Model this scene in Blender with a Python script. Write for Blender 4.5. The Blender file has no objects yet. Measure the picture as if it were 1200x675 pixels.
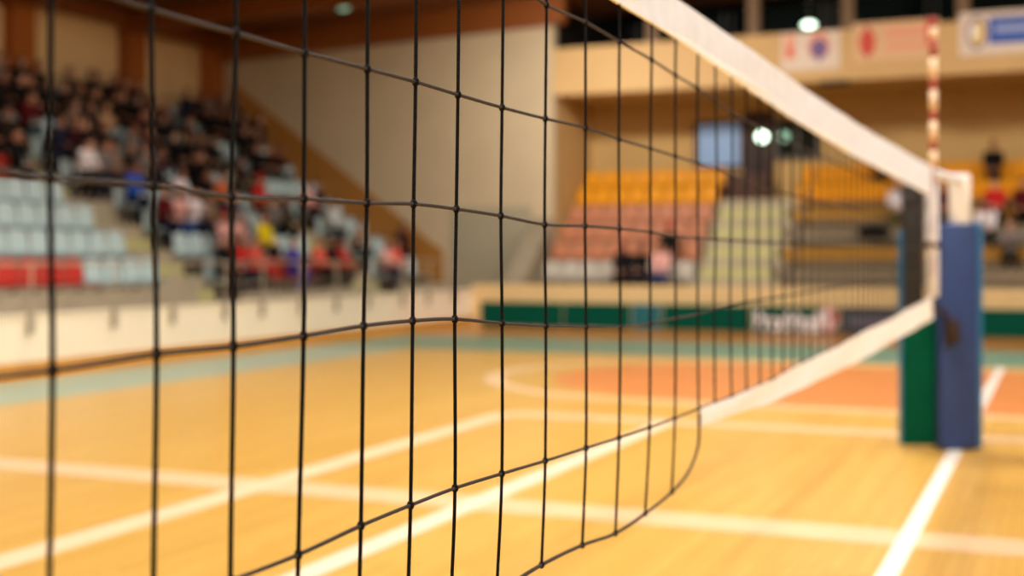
import bpy, bmesh, math, random
from mathutils import Vector, Matrix
random.seed(11)
SC = bpy.context.scene
COL = SC.collection
PI = math.pi

# ------------------------------------------------------------------ camera model
F, H, HOR = 1500.0, 1.735, 300.0
TAN = 0.43
CA = 1 / math.sqrt(1 + TAN * TAN); SA = TAN * CA           # camera yaw to the left of the net line

def ratio(x):
    a = (x - 600) / F
    return a * CA - SA, a * SA + CA                         # world X, Y per unit of depth
def at_X(x, y, X):
    rx, ry = ratio(x); d = X / rx
    return Vector((X, ry * d, H + (HOR - y) * d / F))
def at_Y(x, y, Y):
    rx, ry = ratio(x); d = Y / ry
    return Vector((rx * d, Y, H + (HOR - y) * d / F))
def at_floor(x, y):
    d = F * H / (y - HOR); rx, ry = ratio(x)
    return Vector((rx * d, ry * d, 0))

# ------------------------------------------------------------------ materials
def lin(c):
    return tuple((v / 255 / 12.92 if v / 255 <= 0.04045 else ((v / 255 + 0.055) / 1.055) ** 2.4) for v in c) + (1,)
MATS = {}
def mat(name, rgb, rough=0.6, spec=0.4, metal=0.0, var=0.08, scale=6.0, bump=0.0, bscale=60.0, emit=0.0, coat=0.0):
    if name in MATS: return MATS[name]
    m = bpy.data.materials.new(name); m.use_nodes = True
    nt = m.node_tree; b = nt.nodes['Principled BSDF']
    c = lin(rgb)
    b.inputs['Roughness'].default_value = rough
    b.inputs['Specular IOR Level'].default_value = spec
    b.inputs['Metallic'].default_value = metal
    b.inputs['Coat Weight'].default_value = coat
    tc = nt.nodes.new('ShaderNodeTexCoord')
    if var:
        n = nt.nodes.new('ShaderNodeTexNoise'); n.inputs['Scale'].default_value = scale; n.inputs['Detail'].default_value = 4
        r = nt.nodes.new('ShaderNodeValToRGB')
        r.color_ramp.elements[0].position = 0.3; r.color_ramp.elements[1].position = 0.7
        r.color_ramp.elements[0].color = tuple(v * (1 - var) for v in c[:3]) + (1,)
        r.color_ramp.elements[1].color = tuple(min(1, v * (1 + var)) for v in c[:3]) + (1,)
        nt.links.new(tc.outputs['Object'], n.inputs['Vector']); nt.links.new(n.outputs['Fac'], r.inputs['Fac'])
        nt.links.new(r.outputs['Color'], b.inputs['Base Color'])
    else:
        b.inputs['Base Color'].default_value = c
    if bump:
        n2 = nt.nodes.new('ShaderNodeTexNoise'); n2.inputs['Scale'].default_value = bscale
        bp = nt.nodes.new('ShaderNodeBump'); bp.inputs['Strength'].default_value = bump; bp.inputs['Distance'].default_value = 0.01
        nt.links.new(tc.outputs['Object'], n2.inputs['Vector']); nt.links.new(n2.outputs['Fac'], bp.inputs['Height'])
        nt.links.new(bp.outputs['Normal'], b.inputs['Normal'])
    if emit:
        b.inputs['Emission Color'].default_value = c; b.inputs['Emission Strength'].default_value = emit
    MATS[name] = m
    return m

def wood(name, dark, light, sx, sy, rough=0.3, spec=0.5, rot=0.0, grain=1.0, coat=0.0, mortar=0.002):
    """planks: a brick pattern of strips with stretched grain"""
    m = bpy.data.materials.new(name); m.use_nodes = True
    nt = m.node_tree; b = nt.nodes['Principled BSDF']; L = nt.links
    tc = nt.nodes.new('ShaderNodeTexCoord'); mp = nt.nodes.new('ShaderNodeMapping')
    mp.inputs['Rotation'].default_value = (0, 0, rot)
    L.new(tc.outputs['Object'], mp.inputs['Vector'])
    br = nt.nodes.new('ShaderNodeTexBrick')
    br.inputs['Scale'].default_value = 1.0
    br.inputs['Brick Width'].default_value = sx; br.inputs['Row Height'].default_value = sy
    br.inputs['Mortar Size'].default_value = mortar
    br.inputs['Color1'].default_value = lin(dark); br.inputs['Color2'].default_value = lin(light)
    br.inputs['Mortar'].default_value = tuple(v * 0.55 for v in lin(dark)[:3]) + (1,)
    L.new(mp.outputs['Vector'], br.inputs['Vector'])
    mp2 = nt.nodes.new('ShaderNodeMapping'); mp2.inputs['Scale'].default_value = (0.7, 14, 14)
    L.new(mp.outputs['Vector'], mp2.inputs['Vector'])
    no = nt.nodes.new('ShaderNodeTexNoise'); no.inputs['Scale'].default_value = 3.0; no.inputs['Detail'].default_value = 6
    L.new(mp2.outputs['Vector'], no.inputs['Vector'])
    mr = nt.nodes.new('ShaderNodeMapRange'); mr.inputs['To Min'].default_value = 1 - 0.16 * grain; mr.inputs['To Max'].default_value = 1 + 0.14 * grain
    L.new(no.outputs['Fac'], mr.inputs['Value'])
    mx = nt.nodes.new('ShaderNodeVectorMath'); mx.operation = 'SCALE'
    L.new(br.outputs['Color'], mx.inputs[0]); L.new(mr.outputs['Result'], mx.inputs['Scale'])
    L.new(mx.outputs['Vector'], b.inputs['Base Color'])
    b.inputs['Roughness'].default_value = rough; b.inputs['Specular IOR Level'].default_value = spec
    b.inputs['Coat Weight'].default_value = coat; b.inputs['Coat Roughness'].default_value = 0.15
    return m

def cord_material(name, dark, light, spec):
    """black twisted cord: a helix of strands along the 'along' and 'around' attributes"""
    m = bpy.data.materials.new(name); m.use_nodes = True
    nt = m.node_tree; b = nt.nodes['Principled BSDF']; L = nt.links
    a1 = nt.nodes.new('ShaderNodeAttribute'); a1.attribute_name = 'along'
    a2 = nt.nodes.new('ShaderNodeAttribute'); a2.attribute_name = 'around'
    m1 = nt.nodes.new('ShaderNodeMath'); m1.operation = 'MULTIPLY_ADD'
    m1.inputs[1].default_value = 2 * PI / 0.0042
    L.new(a1.outputs['Fac'], m1.inputs[0]); L.new(a2.outputs['Fac'], m1.inputs[2])
    s = nt.nodes.new('ShaderNodeMath'); s.operation = 'SINE'; L.new(m1.outputs[0], s.inputs[0])
    r = nt.nodes.new('ShaderNodeMapRange'); r.inputs['From Min'].default_value = -1
    L.new(s.outputs[0], r.inputs['Value'])
    mix = nt.nodes.new('ShaderNodeMix'); mix.data_type = 'RGBA'
    mix.inputs['A'].default_value = lin(dark); mix.inputs['B'].default_value = lin(light)
    L.new(r.outputs['Result'], mix.inputs['Factor']); L.new(mix.outputs['Result'], b.inputs['Base Color'])
    bp = nt.nodes.new('ShaderNodeBump'); bp.inputs['Strength'].default_value = 0.9; bp.inputs['Distance'].default_value = 0.0008
    L.new(r.outputs['Result'], bp.inputs['Height']); L.new(bp.outputs['Normal'], b.inputs['Normal'])
    b.inputs['Roughness'].default_value = 0.6; b.inputs['Specular IOR Level'].default_value = spec
    return m

# ------------------------------------------------------------------ mesh helpers
def box(bm, x0, x1, y0, y1, z0, z1, M=None):
    vs = [bm.verts.new(v) for v in ((x0,y0,z0),(x1,y0,z0),(x1,y1,z0),(x0,y1,z0),(x0,y0,z1),(x1,y0,z1),(x1,y1,z1),(x0,y1,z1))]
    for f in ((3,2,1,0),(4,5,6,7),(0,1,5,4),(1,2,6,5),(2,3,7,6),(3,0,4,7)): bm.faces.new([vs[i] for i in f])
    if M is not None:
        for v in vs: v.co = M @ v.co
    return vs
def bevel(bm, w, seg=2):
    bmesh.ops.bevel(bm, geom=list(bm.edges), offset=w, segments=seg, affect='EDGES', profile=0.5)
def tube(bm, pts, r, n=8, cap=True, lays=None, radii=None):
    """sweep a round section along pts"""
    pts = [Vector(p) for p in pts]
    T = []
    for i in range(len(pts)):
        a = pts[max(0, i - 1)]; b = pts[min(len(pts) - 1, i + 1)]
        T.append((b - a).normalized())
    up = Vector((0, 0, 1)) if abs(T[0].z) < 0.8 else Vector((1, 0, 0))
    N = (up - T[0] * up.dot(T[0])).normalized()
    rings = []; s = 0.0; vals = []
    for i, p in enumerate(pts):
        if i: s += (p - pts[i - 1]).length
        N = (N - T[i] * N.dot(T[i])).normalized(); B = T[i].cross(N)
        rr = radii[i] if radii else r
        ring = []
        for k in range(n):
            a = 2 * PI * k / n
            v = bm.verts.new(p + (N * math.cos(a) + B * math.sin(a)) * rr); ring.append(v)
            if lays: v[lays[0]] = s; v[lays[1]] = 2 * PI * k / n
        rings.append(ring)
    for i in range(len(rings) - 1):
        for k in range(n):
            bm.faces.new((rings[i][k], rings[i][(k + 1) % n], rings[i + 1][(k + 1) % n], rings[i + 1][k]))
    if cap:
        bm.faces.new(list(reversed(rings[0]))); bm.faces.new(rings[-1])
def cyl(bm, c, r, h, n=20, r2=None):
    M = Matrix.Translation(Vector(c) + Vector((0, 0, h / 2)))
    bmesh.ops.create_cone(bm, cap_ends=True, segments=n, radius1=r, radius2=r if r2 is None else r2, depth=h, matrix=M)
def ellipsoid(bm, c, r, seg=14, rings=10, R=None):
    M = Matrix.Translation(Vector(c)) @ (R.to_4x4() if R else Matrix()) @ Matrix.Diagonal((r[0], r[1], r[2], 1))
    return bmesh.ops.create_uvsphere(bm, u_segments=seg, v_segments=rings, radius=1, matrix=M)['verts']
def capsule(bm, p0, r0, p1, r1, n=12):
    p0 = Vector(p0); p1 = Vector(p1); d = (p1 - p0).normalized()
    pts, rad = [], []
    for t in (80, 55, 28): pts.append(p0 - d * r0 * math.sin(math.radians(t))); rad.append(r0 * math.cos(math.radians(t)))
    for i in range(4): pts.append(p0.lerp(p1, i / 3)); rad.append(r0 + (r1 - r0) * i / 3)
    for t in (28, 55, 80): pts.append(p1 + d * r1 * math.sin(math.radians(t))); rad.append(r1 * math.cos(math.radians(t)))
    tube(bm, pts, 0, n, True, None, rad)

def obj(name, bm, m, parent=None, smooth=False, loc=None):
    me = bpy.data.meshes.new(name)
    bmesh.ops.recalc_face_normals(bm, faces=bm.faces)
    bm.to_mesh(me); bm.free()
    for mm in (m if isinstance(m, (list, tuple)) else [m]): me.materials.append(mm)
    if smooth:
        for p in me.polygons: p.use_smooth = True
    o = bpy.data.objects.new(name, me); COL.objects.link(o)
    if parent: o.parent = parent
    if loc is not None: o.location = loc
    return o
def boxo(name, x0, x1, y0, y1, z0, z1, m, parent=None, bev=0.0):
    bm = bmesh.new(); box(bm, x0, x1, y0, y1, z0, z1)
    if bev: bevel(bm, bev)
    return obj(name, bm, m, parent)
def tag(o, label, cat=None, group=None, kind=None):
    if label: o['label'] = label
    if cat: o['category'] = cat
    if group: o['group'] = group
    if kind: o['kind'] = kind
    return o
def struct(o, label=None):
    o['kind'] = 'structure'; o['category'] = o.name.split('.')[0].replace('_', ' ')
    if label: o['label'] = label
    return o
def thing(name, label, cat, loc=(0, 0, 0), rz=0.0, group=None):
    o = bpy.data.objects.new(name, None); o.empty_display_size = 0.1; COL.objects.link(o)
    o.location = loc; o.rotation_euler = (0, 0, rz)
    return tag(o, label, cat, group)
def dup(root, loc, rz, label, group=None):
    r = root.copy(); COL.objects.link(r); r.location = loc; r.rotation_euler = (0, 0, rz)
    if label: r['label'] = label
    if group: r['group'] = group
    for ch in list(root.children):
        c = ch.copy(); COL.objects.link(c); c.parent = r
        for g in list(ch.children):
            d = g.copy(); COL.objects.link(d); d.parent = c
    return r
ORD = ['zeroth','first','second','third','fourth','fifth','sixth','seventh','eighth','ninth','tenth','eleventh','twelfth','thirteenth','fourteenth','fifteenth','sixteenth','seventeenth','eighteenth','nineteenth','twentieth','twenty-first','twenty-second','twenty-third','twenty-fourth']
NUM = ['zero','one','two','three','four','five','six','seven','eight','nine','ten']

# ------------------------------------------------------------------ palette
M_floor = wood('court_parquet', (220, 169, 76), (232, 183, 90), 1.6, 0.075, 0.3, 0.45, rot=PI / 2, coat=0.12)
M_amber = wood('amber_parquet', (170, 112, 48), (186, 124, 56), 1.6, 0.075, 0.3, 0.45, rot=PI / 2)
M_orange = mat('orange_floor_paint', (226, 142, 76), 0.32, 0.45, var=0.05, scale=2)
M_teal = mat('turquoise_paint_with_reflection', (158, 184, 162), 0.3, 0.45, var=0.05, scale=2)  # side border: the barrier's reflection is put into this paler colour
M_line = mat('white_line_paint', (250, 240, 226), 0.4, 0.4, var=0.03, scale=3)
M_midline2 = mat('worn_line_paint', (238, 206, 164), 0.4, 0.4, var=0.03, scale=3)
M_midline = mat('worn_white_line_paint', (244, 222, 192), 0.4, 0.4, var=0.03, scale=3)
M_oldline = mat('faded_line_paint', (234, 196, 148), 0.38, 0.4, var=0.03, scale=3)
M_cream = mat('cream_painted_panel', (242, 226, 196), 0.5, 0.3, var=0.03, scale=1.5)
M_plinth = wood('plinth_wood', (196, 140, 60), (206, 150, 68), 2.4, 0.3, 0.45, 0.4)
M_conc = mat('stand_concrete', (176, 162, 136), 0.85, 0.2, var=0.1, scale=2.5, bump=0.2)
M_stair = mat('pale_concrete', (192, 184, 128), 0.85, 0.2, var=0.08, scale=3, bump=0.2)
M_plaster = mat('beige_plaster', (192, 170, 136), 0.85, 0.2, var=0.04, scale=1.2, bump=0.1, bscale=120)
M_tan = mat('tan_wall_panel', (222, 184, 130), 0.8, 0.2, var=0.05, scale=0.8)
M_brownwall = mat('brown_wall', (194, 158, 100), 0.8, 0.2, var=0.05, scale=0.8)
M_beam = wood('glulam_beam', (128, 68, 20), (146, 80, 26), 3.0, 0.12, 0.5, 0.35)
M_ceil = wood('ceiling_boards', (108, 58, 18), (124, 68, 22), 3.0, 0.14, 0.55, 0.3)
M_pillar = wood('pillar_wood', (150, 80, 20), (164, 90, 26), 3.0, 0.2, 0.5, 0.35)
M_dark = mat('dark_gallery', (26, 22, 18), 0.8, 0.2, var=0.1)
M_brownfr = mat('dark_brown_frame', (70, 36, 16), 0.5, 0.4, var=0.1)
M_post = mat('gallery_post_paint', (120, 92, 64), 0.6, 0.3, var=0.05)
M_steel = mat('galvanised_steel', (176, 162, 140), 0.5, 0.4, metal=0.2, var=0.06)
M_greyseat = mat('pale_grey_plastic', (194, 216, 214), 0.4, 0.45, var=0.04, scale=3)
M_dullseat = mat('dull_grey_plastic', (186, 176, 160), 0.5, 0.3, var=0.04, scale=3)
M_oldyel = mat('worn_yellow_wood', (172, 126, 52), 0.6, 0.2, var=0.06, scale=2)
M_redseat = mat('red_plastic', (206, 58, 46), 0.4, 0.45, var=0.04, scale=3)
M_yelseat = mat('yellow_plastic', (222, 146, 0), 0.5, 0.25, var=0.04, scale=3)
M_salseat = mat('faded_salmon_plastic', (184, 118, 82), 0.45, 0.4, var=0.05, scale=3)
M_frame = mat('dark_seat_frame', (96, 92, 86), 0.6, 0.3, metal=0.0, var=0.05)
M_green = mat('green_board', (0, 78, 60), 0.6, 0.08, var=0.04, scale=2)
M_tealboard = mat('teal_blue_board', (34, 104, 112), 0.45, 0.35, var=0.04, scale=2)
M_slate = mat('slate_board', (62, 72, 80), 0.45, 0.35, var=0.04, scale=2)
M_white = mat('white_print', (238, 230, 226), 0.5, 0.3, var=0.0)
M_pink = mat('pink_print', (222, 168, 160), 0.5, 0.3, var=0.0)
M_redp = mat('red_print', (206, 70, 48), 0.5, 0.3, var=0.0)
M_paler = mat('pale_red_print', (226, 150, 116), 0.5, 0.3, var=0.0)
M_purp = mat('purple_print', (108, 84, 128), 0.5, 0.3, var=0.0)
M_bluep = mat('blue_print', (34, 78, 160), 0.5, 0.3, var=0.0)
M_yelp = mat('yellow_print', (226, 190, 90), 0.5, 0.3, var=0.0)
M_banner = mat('banner_cloth', (214, 172, 128), 0.7, 0.2, var=0.02)
M_bannerw = mat('banner_white_cloth', (218, 198, 178), 0.7, 0.2, var=0.02)
M_balc = mat('balcony_front_paint', (200, 160, 104), 0.6, 0.3, var=0.03, scale=1)
M_tape = mat('white_net_tape', (234, 238, 242), 0.75, 0.25, var=0.05, scale=14, bump=0.25, bscale=220)
M_cord = cord_material('black_twisted_cord', (2, 1, 1), (14, 10, 9), 0.12)
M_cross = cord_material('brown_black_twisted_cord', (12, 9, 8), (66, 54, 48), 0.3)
M_hem = mat('white_hem', (255, 252, 246), 0.7, 0.25, var=0.03, scale=14)
M_bluepad = mat('blue_vinyl', (44, 68, 120), 0.45, 0.35, var=0.08, scale=4, bump=0.08, bscale=12)
M_bluetrim = mat('light_blue_vinyl', (44, 124, 174), 0.42, 0.45, var=0.05)
M_greenpad = mat('green_vinyl', (0, 78, 54), 0.55, 0.06, var=0.08, scale=4, bump=0.08, bscale=12)
M_charpad = mat('charcoal_vinyl', (48, 46, 44), 0.45, 0.4, var=0.08, scale=4)
M_polew = mat('white_post_paint', (246, 246, 240), 0.35, 0.5, var=0.03)
M_strap = mat('brown_strap', (54, 38, 30), 0.7, 0.3, var=0.1)
M_antr = mat('antenna_red', (156, 50, 34), 0.4, 0.4, var=0.0)
M_antw = mat('antenna_white', (244, 214, 176), 0.4, 0.4, var=0.0)
M_glassd = mat('dark_window_glass', (14, 26, 22), 0.12, 0.6, var=0.0)
M_winblue = mat('blue_grey_window_light', (120, 146, 178), 0.4, 0.4, var=0.0, emit=0.3)
M_lamp = mat('lamp_glow', (225, 255, 228), 0.4, 0.3, var=0.0, emit=5.0)
M_lampdim = mat('lamp_glow_dim', (150, 200, 170), 0.4, 0.3, var=0.0, emit=0.9)

# ------------------------------------------------------------------ the hall
XW, YE, XR, YB = -23.2, 31.5, 16.0, -12.0       # side-stand wall, end wall, right wall, wall behind the camera
XRET = -12.35                                    # return wall of the recess under the balcony
YR = 34.4                                        # back wall of the recess
ZC = 8.15
XBAR = -13.6                                     # side barrier
YFB = 29.1                                       # end-stand front wall

floor = struct(boxo('floor', XW, XR, YB, YR + 0.3, -0.2, 0.0, M_floor), 'glossy yellow parquet sports floor with painted court lines')
def flat(name, poly, z, m):
    bm = bmesh.new(); vs = [bm.verts.new((p[0], p[1], z)) for p in poly]; f = bm.faces.new(vs)
    g = bmesh.ops.extrude_face_region(bm, geom=[f])
    for v in g['geom']:
        if isinstance(v, bmesh.types.BMVert): v.co.z -= z * 0.9
    return obj(name, bm, m, floor)
rect = lambda x0, x1, y0, y1: [(x0, y0), (x1, y0), (x1, y1), (x0, y1)]
flat('amber_border', rect(XBAR, XR, 25.0, YFB), 0.001, M_amber)['label'] = 'amber brown parquet border before the advertising boards'
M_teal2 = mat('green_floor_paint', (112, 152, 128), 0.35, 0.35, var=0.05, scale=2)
flat('turquoise_border', [(XBAR + 0.25, -12), (-11.3, -12), (-11.3, 21.3), (XBAR + 0.25, 21.3)], 0.001, M_teal)['label'] = 'turquoise border along the side barrier, paled by a painted-in reflection'
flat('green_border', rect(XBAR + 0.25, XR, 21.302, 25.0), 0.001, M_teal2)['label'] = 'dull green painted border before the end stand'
def stadium(xc, yc, r, xe, n=28):
    return [(xe, yc - r)] + [(xe, yc + r)] + [(xc - r * math.sin(PI * i / n), yc + r * math.cos(PI * i / n)) for i in range(n + 1)]
flat('orange_zone', stadium(-4.0, 17.75, 2.75, 9.0), 0.0012, M_orange)['label'] = 'orange painted zone with a rounded end'
def strip(name, pts, w, z, m):
    bm = bmesh.new(); L, R = [], []
    for i, p in enumerate(pts):
        a = Vector(pts[max(0, i - 1)]); b = Vector(pts[min(len(pts) - 1, i + 1)])
        d = (b - a).normalized(); nrm = Vector((-d.y, d.x))
        L.append(bm.verts.new((p[0] + nrm.x * w / 2, p[1] + nrm.y * w / 2, z))); R.append(bm.verts.new((p[0] - nrm.x * w / 2, p[1] - nrm.y * w / 2, z)))
    for i in range(len(pts) - 1): bm.faces.new((L[i], R[i], R[i + 1], L[i + 1]))
    return obj(name, bm, m, floor)
arc = [(9.0, 17.75 - 3.05)] + [(-4.6 - 3.05 * math.sin(PI * i / 40), 17.75 - 3.05 * math.cos(PI * i / 40)) for i in range(41)] + [(9.0, 17.75 + 3.05)]
strip('zone_outline', arc, 0.3, 0.0016, M_oldline)
p0, p1 = at_floor(1040, 675), at_floor(1107, 530)
XC = (p0.x + p1.x) / 2
strip('centre_line', [(XC + 0.04, -2), (XC + 0.04, 21.2)], 0.115, 0.003, M_line)
strip('attack_line', [(-3.79, -4), (-3.79, 12.95)], 0.19, 0.0028, M_midline)
strip('side_court_line', [(-5.4, -4), (-5.62, 12.85)], 0.27, 0.0025, M_midline2)
strip('cross_court_line', [(-11.2, 8.12), (9, 8.22)], 0.46, 0.0022, M_oldline)
strip('far_touch_line', [(-5.6, 12.95), (9, 12.95)], 0.38, 0.0018, M_oldline)

# side-stand rear wall with tan panels, end wall, ceiling
struct(boxo('wall_side', XW - 0.25, XW, YB, YE, 0, ZC, M_tan), 'tan panelled wall above the side stand')
struct(boxo('wall_end', XW - 0.25, XRET, YE, YE + 0.25, 0, ZC, M_plaster), 'beige plaster end wall')
struct(boxo('wall_return', XRET - 0.25, XRET, YE + 0.25, YR, 0, 6.0, M_brownwall), 'return wall of the recess below the balcony')
struct(boxo('wall_recess', XRET - 0.25, XR, YR, YR + 0.25, 0, 6.0, M_brownwall), 'brown back wall of the recess under the balcony')
struct(boxo('wall_right', XR, XR + 0.25, YB, YR + 0.25, 0, ZC + 1.5, M_tan))
struct(boxo('wall_back', XW, XR, YB - 0.25, YB, 0, ZC + 1.5, M_tan))
bm = bmesh.new()
vs = [(XW - .25, YB - .25, ZC), (XR + .25, YB - .25, ZC + 1.4), (XR + .25, YR + .25, ZC + 1.4), (XW - .25, YR + .25, ZC)]
lo = [bm.verts.new(v) for v in vs]; hi = [bm.verts.new((v[0], v[1], v[2] + .3)) for v in vs]
bm.faces.new(lo); bm.faces.new(hi)
for i in range(4): bm.faces.new((lo[i], lo[(i + 1) % 4], hi[(i + 1) % 4], hi[i]))
struct(obj('ceiling', bm, M_ceil), 'brown timber board ceiling')
zc = lambda X: ZC + 1.4 * (X - XW) / (XR - XW)
def beam(Y, w, d, x0, x1):
    bm = bmesh.new()
    vs = box(bm, x0, x1, Y, Y + w, 0, 0)
    for i, v in enumerate(vs): v.co.z = zc(v.co.x) - (d if i < 4 else 0.0)
    return struct(obj('ceiling_beam', bm, M_beam), 'glued timber roof beam across the hall')
beam(YE - 0.32, 0.3, 0.72, XW + 0.05, XRET + 0.4)
beam(27.2, 0.3, 0.5, XW + 0.05, XR)
beam(23.0, 0.3, 0.5, XW + 0.05, XR)
for Y in (15.0, 7.0, -1.0): beam(Y, 0.3, 0.5, XW + 0.05, XR)
bm = bmesh.new()
box(bm, XW + 0.02, XW + 0.5, 2, YE - 0.35, ZC - 0.30, ZC + 0.02)
struct(obj('trim_1', bm, M_beam), 'timber edge beam along the side wall')
# wall pillars
for Yp in (19.6, 23.55, 27.6, 31.12):
    bm = bmesh.new(); box(bm, XW + 0.001, XW + 0.42, Yp - 0.34, Yp + 0.34, 0, ZC - 0.3); bevel(bm, 0.015, 1)
    struct(obj('wooden_pillar', bm, M_pillar), 'orange brown timber pillar on the tan wall')

# ------------------------------------------------------------------ side stand (tiers, stairs)
NR, X0, RUN, Z0, RISE = 9, -16.1, 0.79, 0.8, 0.525
rowX = lambda k: X0 - RUN * k
rowZ = lambda k: Z0 + RISE * k
STA = ((20.45, 21.85), (27.45, 28.75))
bm = bmesh.new()
box(bm, X0 + 0.55, XBAR - 0.14, 4, YE - 0.01, 0.0, 0.62)
for k in range(NR):
    xb = rowX(k) - 0.32 if k < NR - 1 else XW + 0.01
    box(bm, xb, rowX(k) + RUN - 0.32 + (0.08 if k == 0 else 0), 4, YE - 0.01, 0.0, rowZ(k))
stand = struct(obj('side_stand', bm, M_conc), 'stepped grey concrete stand along the side wall')
for (a, b_full) in STA:
    bm = bmesh.new()
    for k in range(NR - 1):
        b = b_full if (k < 3 or a > 25) else 21.05
        x1 = rowX(k) + RUN - 0.32 - 0.45
        box(bm, x1 - 0.34, x1, a, b, rowZ(k) + 0.001, rowZ(k) + RISE / 2)
        box(bm, rowX(k + 1) - 0.31, x1 - 0.34, a, b, rowZ(k + 1) - 0.001, rowZ(k + 1) + 0.012)
    b = b_full
    box(bm, rowX(0) - 0.3, rowX(0) + 0.5, a, b, rowZ(0) + 0.001, rowZ(0) + 0.014)
    box(bm, rowX(0) + 0.56, rowX(0) + 0.86, a + .01, b - .01, 0.621, rowZ(0) - 0.09)
    obj('stair', bm, M_stair, stand)['label'] = 'pale concrete stairs up the stand'

for (a, b, h) in ((4.0, 20.4, 1.13), (21.9, 27.4, 1.0), (28.8, YE - 0.02, 1.0)):
    struct(boxo('wall_parapet', X0 + 0.56, X0 + 0.7, a, b, 0.621, h, M_conc, None, 0.01), 'low concrete parapet before the first row of the side stand')
bm = bmesh.new()
prof = [(X0 + 0.5, 0.805), (X0 + 0.5, 1.9), (X0 + 0.1, 2.15), (rowX(8), rowZ(8) + 1.8), (rowX(8), rowZ(8) + 0.002), (rowX(8), rowZ(7))]
vs = [[bm.verts.new((p[0], y_, p[1])) for p in prof] for y_ in (YE - 0.09, YE - 0.005)]
bm.faces.new(vs[0]); bm.faces.new(vs[1][::-1])
for i in range(len(prof)): j = (i + 1) % len(prof); bm.faces.new((vs[0][i], vs[1][i], vs[1][j], vs[0][j]))
struct(obj('wall_cheek', bm, wood('cheek_wood', (160, 106, 44), (172, 116, 50), 3.0, 0.2, 0.5, 0.3)), 'sloping brown timber cheek at the end of the side stand')
struct(boxo('wall_lower_band', X0 + 0.75, XRET - 0.62, YE - 0.03, YE - 0.001, 0.0, 3.05, mat('grey_beige_band', (160, 150, 124), 0.8, 0.2, var=0.05), None, 0.005), 'grey beige lower band of the end wall')  # thin slab, greyer than the plaster, over the lower end wall
# barrier of the side stand
bar = thing('barrier', 'long cream barrier in front of the side stand with brown wooden base', 'barrier', (XBAR, 16, 0))
bm = bmesh.new()
y = -12.0
while y < YFB + 0.2:
    y2 = min(y + 2.6, YFB + 0.3); box(bm, -0.1, 0.0, y - 16, y2 - 16 - 0.012, 0.22, 0.84); y = y2
obj('panel', bm, M_cream, bar)
boxo('plinth', -0.12, 0.02, -28, YFB + .3 - 16, 0.0, 0.22, M_plinth, bar)['label'] = 'orange brown wooden base'
boxo('coping', -0.12, 0.03, -28, YFB + .3 - 16, 0.84, 0.9, M_cream, bar, 0.012)
rail = thing('railing', 'thin steel railing with posts fixed to the cream side barrier', 'railing', (XBAR, 16, 0))
bm = bmesh.new(); tube(bm, [(0.06, -13, 1.62), (0.06, 12.9, 1.62)], 0.02, 10); obj('handrail', bm, M_steel, rail, True)
bm = bmesh.new(); tube(bm, [(0.06, -13, 1.27), (0.06, 12.9, 1.27)], 0.012, 8); obj('lower_rail', bm, M_steel, rail, True)
for px in (-60, 33, 131, 200, 262, 305, 350, 392, 430, 470, 500, 530):
    q = at_X(px, 380, XBAR)
    bm = bmesh.new()
    box(bm, 0.031, 0.085, -0.05, 0.05, 0.62, 0.95); box(bm, 0.045, 0.075, -0.02, 0.02, 0.95, 1.63); bevel(bm, 0.005, 1)
    obj('rail_post', bm, M_steel, rail, loc=(0, q.y - 16, 0))

# ------------------------------------------------------------------ seats
def make_seat(m):
    """tip-up shell seat: faces local +Y, origin on the step under the middle of the seat"""
    root = thing('stadium_seat', '', 'seat')
    bm = bmesh.new()
    n = 7
    def surf(fn, t):
        top, bot = [], []
        for j in range(n):
            for i in range(n):
                u, v = i / (n - 1) * 2 - 1, j / (n - 1)
                p, nr = fn(u, v)
                top.append(bm.verts.new(p)); bot.append(bm.verts.new(p - nr * t))
        q = lambda i, j: j * n + i
        for j in range(n - 1):
            for i in range(n - 1):
                bm.faces.new([top[q(i, j)], top[q(i + 1, j)], top[q(i + 1, j + 1)], top[q(i, j + 1)]])
                bm.faces.new([bot[q(i, j + 1)], bot[q(i + 1, j + 1)], bot[q(i + 1, j)], bot[q(i, j)]])
        rim = [q(i, 0) for i in range(n)] + [q(n - 1, j) for j in range(1, n)] + [q(i, n - 1) for i in range(n - 2, -1, -1)] + [q(0, j) for j in range(n - 2, 0, -1)]
        for a, b in zip(rim, rim[1:] + rim[:1]): bm.faces.new([top[a], bot[a], bot[b], top[b]])
    surf(lambda u, v: (Vector((0.245 * u * (1 - 0.06 * v), -0.2 + 0.4 * v, 0.42 + 0.0 * u * u - 0.018 * math.sin(PI * v) + 0.01 * v)), Vector((0, 0, 1))), 0.018)
    obj('seat_pan', bm, m, root, True)
    bm = bmesh.new()
    surf(lambda u, v: (Vector((0.245 * u * (1 - 0.08 * v * v), -0.23 - 0.06 * v - 0.02 * (1 - u * u), 0.43 + 0.47 * v - 0.03 * u * u * v)), Vector((0, 1, 0))), 0.016)
    obj('backrest', bm, m, root, True)
    bm = bmesh.new()
    box(bm, -0.03, 0.03, -0.16, -0.1, 0.0, 0.40); box(bm, -0.12, 0.12, -0.2, -0.06, 0.0, 0.02); box(bm, -0.16, 0.16, -0.18, 0.12, 0.385, 0.398)
    obj('pedestal', bm, M_frame, root)
    return root
PROTO = {}
def seat(mkey, m, loc, rz, label, group):
    if mkey not in PROTO:
        r = make_seat(m); r.location = loc; r.rotation_euler = (0, 0, rz); r['label'] = label; r['group'] = group
        PROTO[mkey] = r; return r
    return dup(PROTO[mkey], loc, rz, label, group)
ROWN = [f'row {NUM[k + 1]}' for k in range(9)]
SEATY = {k: [] for k in range(NR)}
PITCH = 0.52
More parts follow.
